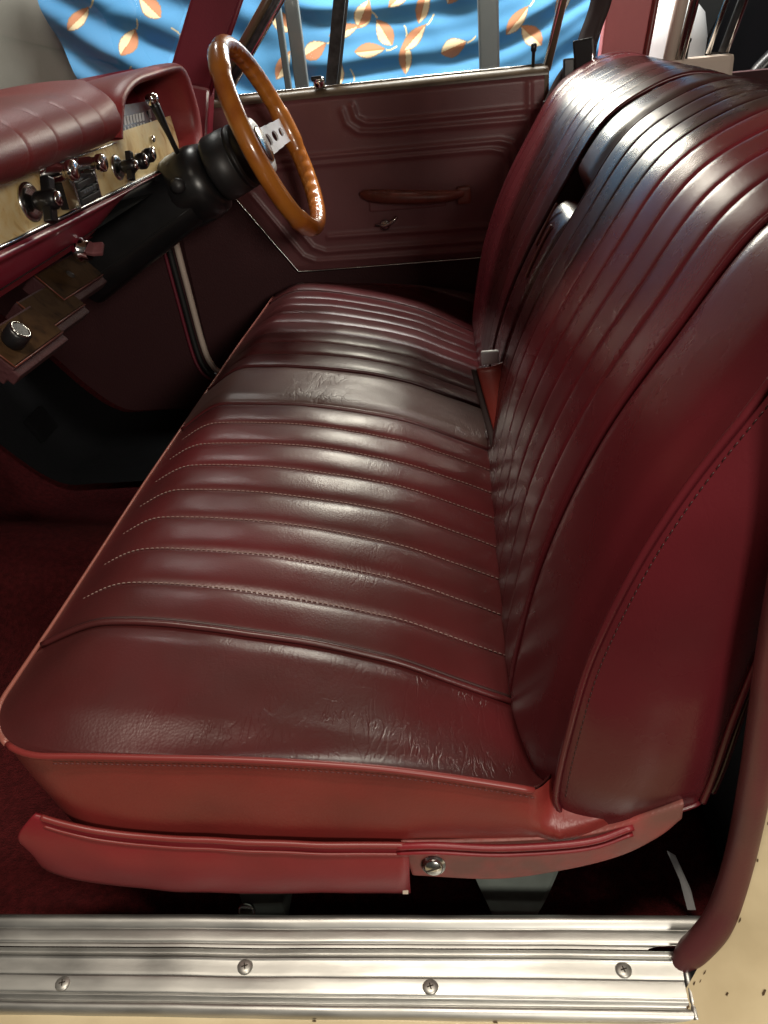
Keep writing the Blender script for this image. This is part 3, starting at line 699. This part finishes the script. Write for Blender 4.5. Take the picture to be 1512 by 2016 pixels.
# ------------------------------------------------------------------ steering column and wheel
AX = Vector((.934, 0, .358)).normalized(); UP = Vector((-.358, 0, .934)); RT = Vector((0, 1, 0))
WC = Vector((.105, 1.046, .660))
st = colm = thing('steering_column', (-.05, 1.046, .55), 'varnished wood rim steering wheel with drilled silver spokes on its black column', 'steering wheel')
RW = .161
V, F = [], []; N, SG = 180, 14
for i in range(N):
    a = 2*math.pi*i/N; rd = RT*math.cos(a)+UP*math.sin(a); c = WC+rd*RW
    sp_ang = min(abs(((a-t+math.pi) % (2*math.pi))-math.pi) for t in (0, math.pi*2/3, math.pi*4/3))
    thick = .0145+.0022*(1-sst(sp_ang, .16, .24))
    for j in range(SG):
        b = 2*math.pi*j/SG; rr = thick
        if math.cos(b) < -.2 and sp_ang > .25: rr -= .0022*(.5+.5*math.cos(a*44))*sst(-math.cos(b), .2, .8)
        V.append(c+rd*math.cos(b)*rr+AX*math.sin(b)*rr*1.08)
for i in range(N):
    for j in range(SG):
        F.append((i*SG+j, ((i+1) % N)*SG+j, ((i+1) % N)*SG+(j+1) % SG, i*SG+(j+1) % SG))
st = mesh('steering_wheel', V, F, 'rim_wood', colm)
HC = WC-AX*.022
for t in (0, math.pi*2/3, math.pi*4/3):
    d = RT*math.cos(t)+UP*math.sin(t); s_ = AX.cross(d)
    bm = bmesh.new()
    # spoke plate with three real holes: ring of quads round each hole
    L0, L1 = .035, .160; holes = [(.068, .0110), (.096, .0095), (.122, .0080)]
    hw = lambda l: .026-.006*(l-L0)/(L1-L0)
    cuts = [L0, .082, .109, L1]; VV, FF = [], []
    for (c0, c1, (hl, hr)) in zip(cuts, cuts[1:], holes):
        base = len(VV); n = 24
        for j in range(n):
            an = 2*math.pi*j/n; ca, sa = math.cos(an), math.sin(an)
            VV.append((hl+hr*ca, hr*sa))
            k = min(((c1-hl) if ca > 0 else (hl-c0))/max(1e-5, abs(ca)), hw(hl)/max(1e-5, abs(sa)))
            VV.append((hl+k*ca, max(-hw(hl), min(hw(hl), k*sa))))
        for j in range(n):
            j2 = (j+1) % n; FF.append((base+2*j, base+2*j+1, base+2*j2+1, base+2*j2))
    lift = lambda l: .022*sst(l, .05, .155)
    o = mesh('spoke', [HC+d*l+s_*w_+AX*lift(l) for l, w_ in VV], FF, 'brushed_spoke', st, False)
    md = o.modifiers.new('thickness', 'SOLIDIFY'); md.thickness = .004
lathe('hub_plate', [(.048, -.003), (.048, .002), (.040, .004), (.036, .004)], HC, AX, 'brushed_spoke', st, 32)
lathe('horn_button', [(.032, 0), (.032, .004), (.028, .006), (.0001, .0065)], HC+AX*.003, AX, 'dull_chrome', st, 32)
lathe('boss', [(.050, -.004), (.054, -.007), (.055, -.034), (.0525, -.035), (.0525, -.038), (.0555, -.039), (.0555, -.046), (.053, -.047), (.053, -.050), (.056, -.051), (.0575, -.088), (.054, -.095), (.045, -.096)][::-1], HC, AX, 'black_satin', st, 36)
lathe('shroud_collar', [(.040, -.20), (.060, -.190), (.066, -.165), (.066, -.125), (.060, -.105), (.048, -.098)], HC-UP*.006, AX, 'black_plastic', colm, 32, 1.0)
def shroud(u, v):
    a = 2*math.pi*v; w_ = .062+.020*u; h = .052+.020*u
    c = HC-AX*(.150+.26*u)-UP*(.012+.02*u)
    q = 3.2
    ca, sa = math.cos(a), math.sin(a)
    return c+RT*math.copysign(abs(ca)**(2/q), ca)*w_+UP*math.copysign(abs(sa)**(2/q), sa)*h
grid('shroud', shroud, 16, 40, 'black_plastic', colm)
tube('seam_line', [shroud(.02+.9*i/10, .53)+Vector((0, -.001, 0)) for i in range(11)], .0012, 'black_satin', colm, 6)
lathe('stalk_pivot', [(.014, 0), (.013, .012), (.009, .016), (.0001, .017)], HC-AX*.150-RT*.060+UP*.010, (.2, -1, .1), 'black_satin', colm, 20)
lev = cr([(-.048, .985, .660), (-.052, .976, .685), (-.058, .970, .712), (-.064, .966, .738)], 20)
lv = tube('stalk', lev, lambda t: .0045+.0035*sst(t, .3, 1), 'black_plastic', colm, 12)
lathe('stalk_tip', [(.008, 0), (.0105, .004), (.0105, .012), (.007, .016), (.0001, .017)], lev[-1], (lev[-1]-lev[-3]), 'chrome', lv, 16)
# ------------------------------------------------------------------ foot pedals in the dark footwell
pd = box('brake_pedal', (-.42, .93, .20), (.012, .075, .055), 'black_mat', None, .006, [(.9, 0, .4), (0, 1, 0), (-.4, 0, .9)]); 
tag(pd, 'black rubber brake pedal in the dark footwell', 'pedal')

# ------------------------------------------------------------------ far front door
DY = 1.405
door = thing('front_door', (.2, DY, .1), 'far front door with burgundy embossed trim panel, wing window and wood pull', 'car door')
lines = [[(.214, .672), (.219, .648), (.240, .636), (.275, .634), (.60, .634)],
         [(.192, .664), (.199, .638), (.222, .620), (.27, .616), (.57, .613)],
         [(-.10, .580), (.52, .578), (.545, .570), (.556, .552), (.560, .42)],
         [(-.10, .566), (.50, .563), (.528, .555), (.538, .535), (.542, .43)],
         [(-.03, .515), (.066, .372), (.09, .360)], [(.005, .515), (.092, .390), (.12, .378), (.50, .375)], [(.10, .358), (.56, .352)], [(.13, .410), (.53, .405)],
         [(.582, .68), (.582, .36)]]
def dseg(px, pz, L_):
    b = 9
    for (x0, z0), (x1, z1) in zip(L_, L_[1:]):
        dx, dz = x1-x0, z1-z0; t = max(0, min(1, ((px-x0)*dx+(pz-z0)*dz)/(dx*dx+dz*dz)))
        b = min(b, math.hypot(px-x0-t*dx, pz-z0-t*dz))
    return b
def pedge(z):   # front edge of the trim panel slants back towards the bottom
    return -.066+(.51-z)*.68 if z < .51 else -.066-.30*sst(z, .51, .60)
def dpan(u, v):
    z = .338+(.694-.338)*v; x0 = pedge(z); x = x0+(.612-x0)*u; d = 0
    for L_ in lines:
        q = dseg(x, z, L_)
        d += .0045*math.exp(-(q/.0055)**2)
    y = DY-.006-d+.03*sst(v, .93, 1)*0
    y += .004*(1-sst(z, .338, .350))+.006*sst(z, .685, .694)
    return Vector((x, y+.0015*nz((x, 0, z), 8), z))
grid('trim_panel', dpan, 220, 110, 'door_vinyl', door, flip=False)
tube('panel_edge', [(pedge(.338+.18*i/20)-.001, DY-.008, .338+.18*i/20) for i in range(20, -1, -1)]+[(.06+.55*i/20, DY-.008, .337) for i in range(1, 21)], .0022, 'dull_chrome', door, 6)
prism('door_shell', [(-.215, DY+.004, .10), (.62, DY+.004, .10), (.615, DY+.004, .70), (-.215, DY+.004, .70)], (0, .05, 0), 'door_lower', door)
def belt(u, v):
    x = -.20+.82*u; a = v*math.pi*.55
    return Vector((x, DY-.006+.010*(1-math.cos(a))*1.5, .693+.016*math.sin(a)+.0006*nz((x, 0, 0), 20)))
grid('belt_rail', belt, 60, 10, 'belt_paint', door, flip=True)
box('belt_seal', (.21, DY+.028, .706), (.82, .012, .010), 'window_rubber', door, .002)
tube('chrome_bead', [(-.16+.77*i/10, DY+.013, .711) for i in range(11)], .0022, 'dull_chrome', door, 6)
prism('rear_edge', [(.612, DY-.006, .20), (.622, DY-.004, .20), (.622, DY-.004, .705), (.612, DY-.006, .705)], (0, .03, 0), 'belt_paint', door, .002)
# door pull and window winder
pull = cr([(.215, DY-.012, .498), (.245, DY-.034, .495), (.30, DY-.046, .490), (.37, DY-.044, .484), (.42, DY-.034, .482), (.452, DY-.010, .486)], 30)
V, F = tubeVF(pull, lambda t: .006+.0115*math.sin(math.pi*min(1, t**.75))**.8, 14, False, .85)
mesh('door_pull', V, F, 'pull_wood', door); 
box('pull_cup', (.315, DY-.008, .470), (.17, .010, .028), 'door_vinyl', door, .004)
box('pull_end', (.440, DY-.018, .478), (.030, .030, .036), 'pull_wood', door, .006)
wn = lathe('winder_boss', [(.012, 0), (.012, .010), (.008, .014), (.0001, .015)], (.262, DY-.012, .428), (0, -1, 0), 'dull_chrome', door, 18)
tube('winder_arm', [(.242, DY-.026, .432), (.262, DY-.028, .428), (.280, DY-.034, .437), (.291, DY-.036, .447)], .004, 'dull_chrome', wn, 8)
lathe('lock_button', [(.0035, 0), (.0035, .030), (.006, .034), (.006, .044), (.004, .047), (.0001, .0475)], (.590, DY+.008, .704), (0.05, 0, 1), 'black_plastic', door, 12)
# window frames and panes
def bar(name, a, b, w_, mat, parent, flat=1.0, seg=8): return tube(name, [a, b], w_, mat, parent, seg, False, flat)
WY = DY+.020
box_div = prism('divider_bar', [(.157, WY, .704), (.182, WY, .704), (.262, WY-.03, 1.02), (.237, WY-.03, 1.02)], (0, .016, 0), 'window_rubber', door, .002)
bar('divider_edge', (.186, WY-.002, .704), (.266, WY-.032, 1.02), .003, 'grey_post', box_div)
# slanted front frame of the wing window (follows the windscreen pillar)
ff0, ff1 = Vector((-.075, WY, .70)), Vector((.185, WY-.03, .98))
fr_ = bar('wing_frame', ff0, ff1, .007, 'window_rubber', door)
bar('frame_strip', ff0+Vector((.013, -.004, -.002)), ff1+Vector((.013, -.004, -.002)), .0042, 'chrome', fr_)
bar('frame_strip', ff0+Vector((-.016, -.004, .004)), ff1+Vector((-.016, -.004, .004)), .009, 'belt_paint', fr_)
lt = lathe('wing_latch', [(.011, 0), (.013, .004), (.013, .014), (.010, .018), (.0001, .019)], (.150, DY+.004, .712), (0, -.3, 1), 'chrome', door, 18)
box('latch_lever', (.146, DY-.004, .728), (.022, .012, .010), 'black_plastic', lt, .003)
bar('rear_frame', (.620, WY, .700), (.700, WY-.035, 1.02), .0075, 'belt_paint', door)
bar('frame_strip', (.612, WY-.006, .700), (.692, WY-.041, 1.02), .0035, 'chrome', bpy.data.objects['rear_frame'])
mesh('wing_pane', [(-.06, WY+.008, .70), (.165, WY+.008, .70), (.240, WY-.022, 1.00), (.20, WY-.022, 1.00)], [(0, 1, 2, 3)], 'window_glass', door, False)
mesh('window_pane', [(.175, WY+.008, .70), (.615, WY+.008, .70), (.690, WY-.024, 1.02), (.255, WY-.024, 1.02)], [(0, 1, 2, 3)], 'window_glass', door, False)

# ------------------------------------------------------------------ far door opening: hinge-side seal and pillar, kick panel
hp = thing('hinge_pillar', (-.24, 1.40, .05), 'dark red kick panel and cream weatherstrip at the far door hinge', 'door pillar')
prism('kick_panel', [(-.80, 1.385, .02), (-.205, 1.385, .02), (-.215, 1.385, .70), (-.80, 1.385, .74)], (0, .03, 0), 'door_lower', hp)
seal = cr([(-.224, 1.376, .62), (-.219, 1.376, .47), (-.212, 1.376, .30), (-.206, 1.374, .19), (-.195, 1.370, .14), (-.172, 1.366, .115), (-.12, 1.366, .108)], 50)
tube('weatherstrip', seal, .0075, 'cream_trim', hp, 8)
tube('weatherstrip', [p+Vector((-.018, -.003, -.008)) for p in seal], .007, 'rubber_black', hp, 8)
tube('weatherstrip', [p+Vector((-.030, -.004, -.012)) for p in seal], .004, 'pillar_maroon', hp, 8)
for o in hp.children: pass
MAT['cream_trim2'] = MAT['cream_paint']
wp = thing('windscreen_pillar', (-.12, 1.36, .74), 'dark maroon vinyl windscreen pillar beyond the steering wheel', 'pillar')
prism('pillar_trim', [(-.158, 1.335, .74), (-.070, 1.335, .72), (.085, 1.305, .96), (-.005, 1.305, .98)], (-.01, .05, 0), 'pillar_maroon', wp, .006)
bar('edge_welt', (-.068, 1.332, .72), (.087, 1.302, .96), .005, 'pillar_maroon', wp)
prism('pillar_foot', [(-.165, 1.30, .66), (-.085, 1.30, .62), (-.060, 1.32, .735), (-.150, 1.32, .76)], (0, .05, 0), 'red_dash_paint', wp, .006)
mesh('windscreen_pane', [(-.50, .05, .735), (-.16, 1.34, .755), (.0, 1.31, .99), (-.28, .05, 1.0)], [(0, 1, 2, 3)], 'window_glass', wp, False)

# ------------------------------------------------------------------ centre pillar, rear door, belt on the far side
cp = thing('centre_pillar', (.76, 1.41, .2), 'pink vinyl centre pillar with red welt behind the seat belt', 'pillar')
prism('pillar_trim', [(.722, 1.400, .30), (.802, 1.400, .30), (.806, 1.400, .70), (.840, 1.37, 1.00), (.745, 1.37, 1.00), (.722, 1.400, .70)], (0, .04, 0), 'pillar_pink', cp, .004)
tube('welt', [(.806, 1.396, .30), (.810, 1.396, .70), (.844, 1.366, 1.0)], .0062, 'piping_red', cp, 10)
rd_ = thing('rear_door', (1.0, 1.42, .2), 'far rear door with cream frame, chrome strips and pale trim top', 'car door')
bar('window_frame', (.852, 1.425, .62), (.905, 1.395, 1.0), .013, 'cream_trim', rd_, 1.0)
bar('frame_strip', (.876, 1.41, .68), (.930, 1.38, 1.0), .0068, 'dull_chrome', rd_)
bar('frame_strip', (.884, 1.405, .68), (.938, 1.375, 1.0), .003, 'chrome', rd_)
bar('vent_bar', (.938, 1.42, .70), (1.02, 1.39, 1.0), .0055, 'dull_chrome', rd_)
bar('vent_bar', (.966, 1.42, .70), (1.05, 1.39, 1.0), .0075, 'window_rubber', rd_)
bar('frame_strip', (.974, 1.415, .70), (1.058, 1.385, 1.0), .004, 'chrome', rd_)
box('trim_top', (.925, 1.415, .672), (.125, .030, .050), 'cream_trim', rd_, .009)
lathe('lock_button', [(.003, 0), (.003, .028), (.005, .032), (.005, .036), (.0001, .038)], (.893, 1.408, .695), (.1, 0, 1), 'black_plastic', rd_, 10)
prism('door_shell', [(.862, 1.432, .10), (1.5, 1.432, .10), (1.5, 1.432, .66), (.862, 1.432, .66)], (0, .03, 0), 'door_lower', rd_)
mesh('window_pane', [(.87, 1.43, .68), (1.0, 1.43, .68), (1.08, 1.40, 1.0), (.92, 1.40, 1.0)], [(0, 1, 2, 3)], 'window_glass', rd_, False)
sb = thing('seat_belt', (.66, 1.33, .6), 'dark maroon seat belt webbing with black buckle hanging by the far pillar', 'seat belt')
def strap(name, pts, wv, parent, n=40):
    P = cr(pts, n); wv = Vector(wv)
    o = grid(name, lambda u, v: P[int(round(u*(n-1)))]+wv*(v-.5), n, 4, 'webbing', parent); md = o.modifiers.new('thickness', 'SOLIDIFY'); md.thickness = .0025; return o
strap('webbing', [(.728, 1.36, .90), (.712, 1.352, .812), (.694, 1.345, .765), (.684, 1.338, .735), (.680, 1.335, .70), (.672, 1.335, .655)], (.040, -.012, .006), sb)
strap('webbing', [(.660, 1.345, .712), (.644, 1.350, .690), (.628, 1.352, .660), (.612, 1.356, .625), (.594, 1.360, .575), (.575, 1.365, .50)], (.032, -.014, .008), sb)
box('buckle', (.681, 1.328, .720), (.040, .016, .066), 'black_plastic', sb, .004, [(.95, -.2, .1), (.2, .95, 0), (-.12, 0, .99)])
box('buckle_plate', (.694, 1.320, .706), (.004, .010, .044), 'chrome', sb, .001)
box('adjuster', (.652, 1.335, .702), (.022, .014, .040), 'black_plastic', sb, .003)
box('keeper', (.620, 1.345, .645), (.032, .012, .012), 'black_plastic', sb, .002)

# ------------------------------------------------------------------ outside the car: floral cloth, posts, boards
random.seed(21)
leaves = []
fixed = [(-.50, .83, .9, 0), (-.57, .73, .5, 1), (-.42, .91, 2.3, 0), (-.25, .86, .4, 1), (-.33, .80, 2.2, 0), (-.18, .93, .2, 0), (-.63, .90, .6, 1), (-.40, .745, .1, 1), (-.28, .755, 2.0, 0),
         (.13, .80, .2, 1), (.19, .835, 1.0, 0), (.245, .785, 2.1, 0), (.04, .76, .4, 0), (.20, .745, .0, 1), (.33, .765, .7, 1), (.36, .84, 1.2, 1), (.30, .87, .6, 1), (.44, .73, .3, 0), (.45, .87, 1.0, 0), (.62, .78, .8, 1), (.66, .74, 2.4, 0), (.75, .82, 1.1, 1), (.86, .76, .5, 0), (.10, .70, 1.4, 1), (-.05, .84, 2.4, 0), (-.06, .73, .9, 1), (.30, .72, 1.5, 1)]
for q in fixed: leaves.append(q)
for _ in range(40):
    leaves.append((random.uniform(-.75, 1.1), random.choice([random.uniform(.30, .66), random.uniform(.95, 1.6)]), random.uniform(0, 3.1), random.randint(0, 1)))
LB = {}
for q in leaves:
    for i in range(-1, 2):
        for j in range(-1, 2): LB.setdefault((math.floor(q[0]/.1)+i, math.floor(q[1]/.1)+j), []).append(q)
def leafcol(x, z):
    for (lx, lz, an, k) in LB.get((math.floor(x/.1), math.floor(z/.1)), ()):
        dx, dz = x-lx, z-lz
        if abs(dx) > .08 or abs(dz) > .08: continue
        a = dx*math.cos(an)+dz*math.sin(an); b = -dx*math.sin(an)+dz*math.cos(an)
        L_, W_ = (.046, .019) if k else (.040, .024)
        t = a/L_
        if abs(t) > 1:
            if 1 < t < 1.7 and abs(b-.004*math.sin(t*4)) < .0022: return (.62, .50, .28)
            continue
        hw_ = W_*(1-t*t)*(1-.25*t)
        if abs(b) < hw_:
            if abs(b) > hw_-.0022: return (.30, .20, .12)
            if abs(b) < .0012: return (.45, .20, .09)
            return (.50, .22, .12) if (b > 0) == bool(k) else (.74, .58, .36)
    return None
CY = 2.2
def edgeL(z): return -.74+.06*sst(.98-z, 0, .3)+(.98-z)*.06
def cxz(u, v):
    z = .42+.72*v; x0 = edgeL(z); return x0+(1.05-x0)*u, z
def folds(x, z):
    k = sst(x, -.25, .05)
    ph1 = (z+.55*x)*46+2.2*nz((x, z, 0), 3); ph2 = (z-.30*(x-.25)**2*sst(x, .2, .3)-.25*(x-.25)**2)*62+2.5*nz((x*.6, z, 2), 4)
    d = ((1-k)*.017*math.sin(ph1)+k*.011*(math.sin(ph2*.8)+.5*math.sin(ph2*1.37+1)))*(.5+.9*abs(nz((x*1.3, z, 11), 3.5)))
    return d+.035*nz((x, z, 7), 3)+.006*nz((x, z*2, 9), 9)
def clothpt(u, v):
    x, z = cxz(u, v); return Vector((x, CY+folds(x, z), z))
def clothcol(u, v):
    x, z = cxz(u, v); c = leafcol(x, z)
    if c: return c
    n = .5+.5*nz((x, z, 1), 5); return (.065+.025*n, .225+.045*n, .43+.05*n)
o = grid('floral_cloth', clothpt, 780, 330, 'printed_cloth', None, colors=clothcol, flip=False)
tag(o, 'blue floral cloth with orange leaves draped beyond the far windows', 'cloth')
o = box('wall_board', (-1.55, 2.36, .95), (1.75, .03, 2.0), 'wall_board', None, .003); tag(o, 'plain grey beige board standing left of the blue cloth', 'board')
o = thing('shelf_upright', (.04, 1.8, -.2), 'paired grey metal uprights behind the wing window', 'post')
box('post', (.052, 1.80, .66), (.034, .02, 1.7), 'grey_post', o, .003); box('post', (.012, 1.83, .66), (.016, .02, 1.7), 'grey_post', o, .003)
o = box('metal_post', (.522, 1.82, .66), (.050, .03, 1.7), 'grey_post', None, .006); tag(o, 'single wide grey metal post behind the main side window', 'post')
# white and dark shapes beyond the rear door
o = lathe('white_drum', [(.10, 0), (.115, .02), (.118, .10), (.118, .40), (.105, .46), (.07, .50), (.0001, .51)], (.955, 1.93, .30), (0, 0, 1), 'white_plastic', None, 32); tag(o, 'bright white rounded drum between the pillar and rear window', 'drum')
tyre = thing('dark_fender', (1.25, 1.75, .2), 'dark curved fender with a bright edge behind the rear door', 'fender')
arc = [Vector((1.52+.42*math.cos(a), 1.75, .50+.27*math.sin(a))) for a in [math.pi*(1-i/30) for i in range(31)]]
tube('fender_lip', arc, .020, 'black_plastic', tyre, 12)
grid('fender_panel', lambda u, v: Vector((1.52+(.42+.08*v)*math.cos(math.pi*(1-u)), 1.76+.12*v, .50+(.27+.25*v)*math.sin(math.pi*(1-u)))), 30, 8, 'fender_black', tyre)
tube('edge_strip', [p+Vector((0, -.012, .012)) for p in arc[8:15]], .003, 'chrome', tyre, 6)
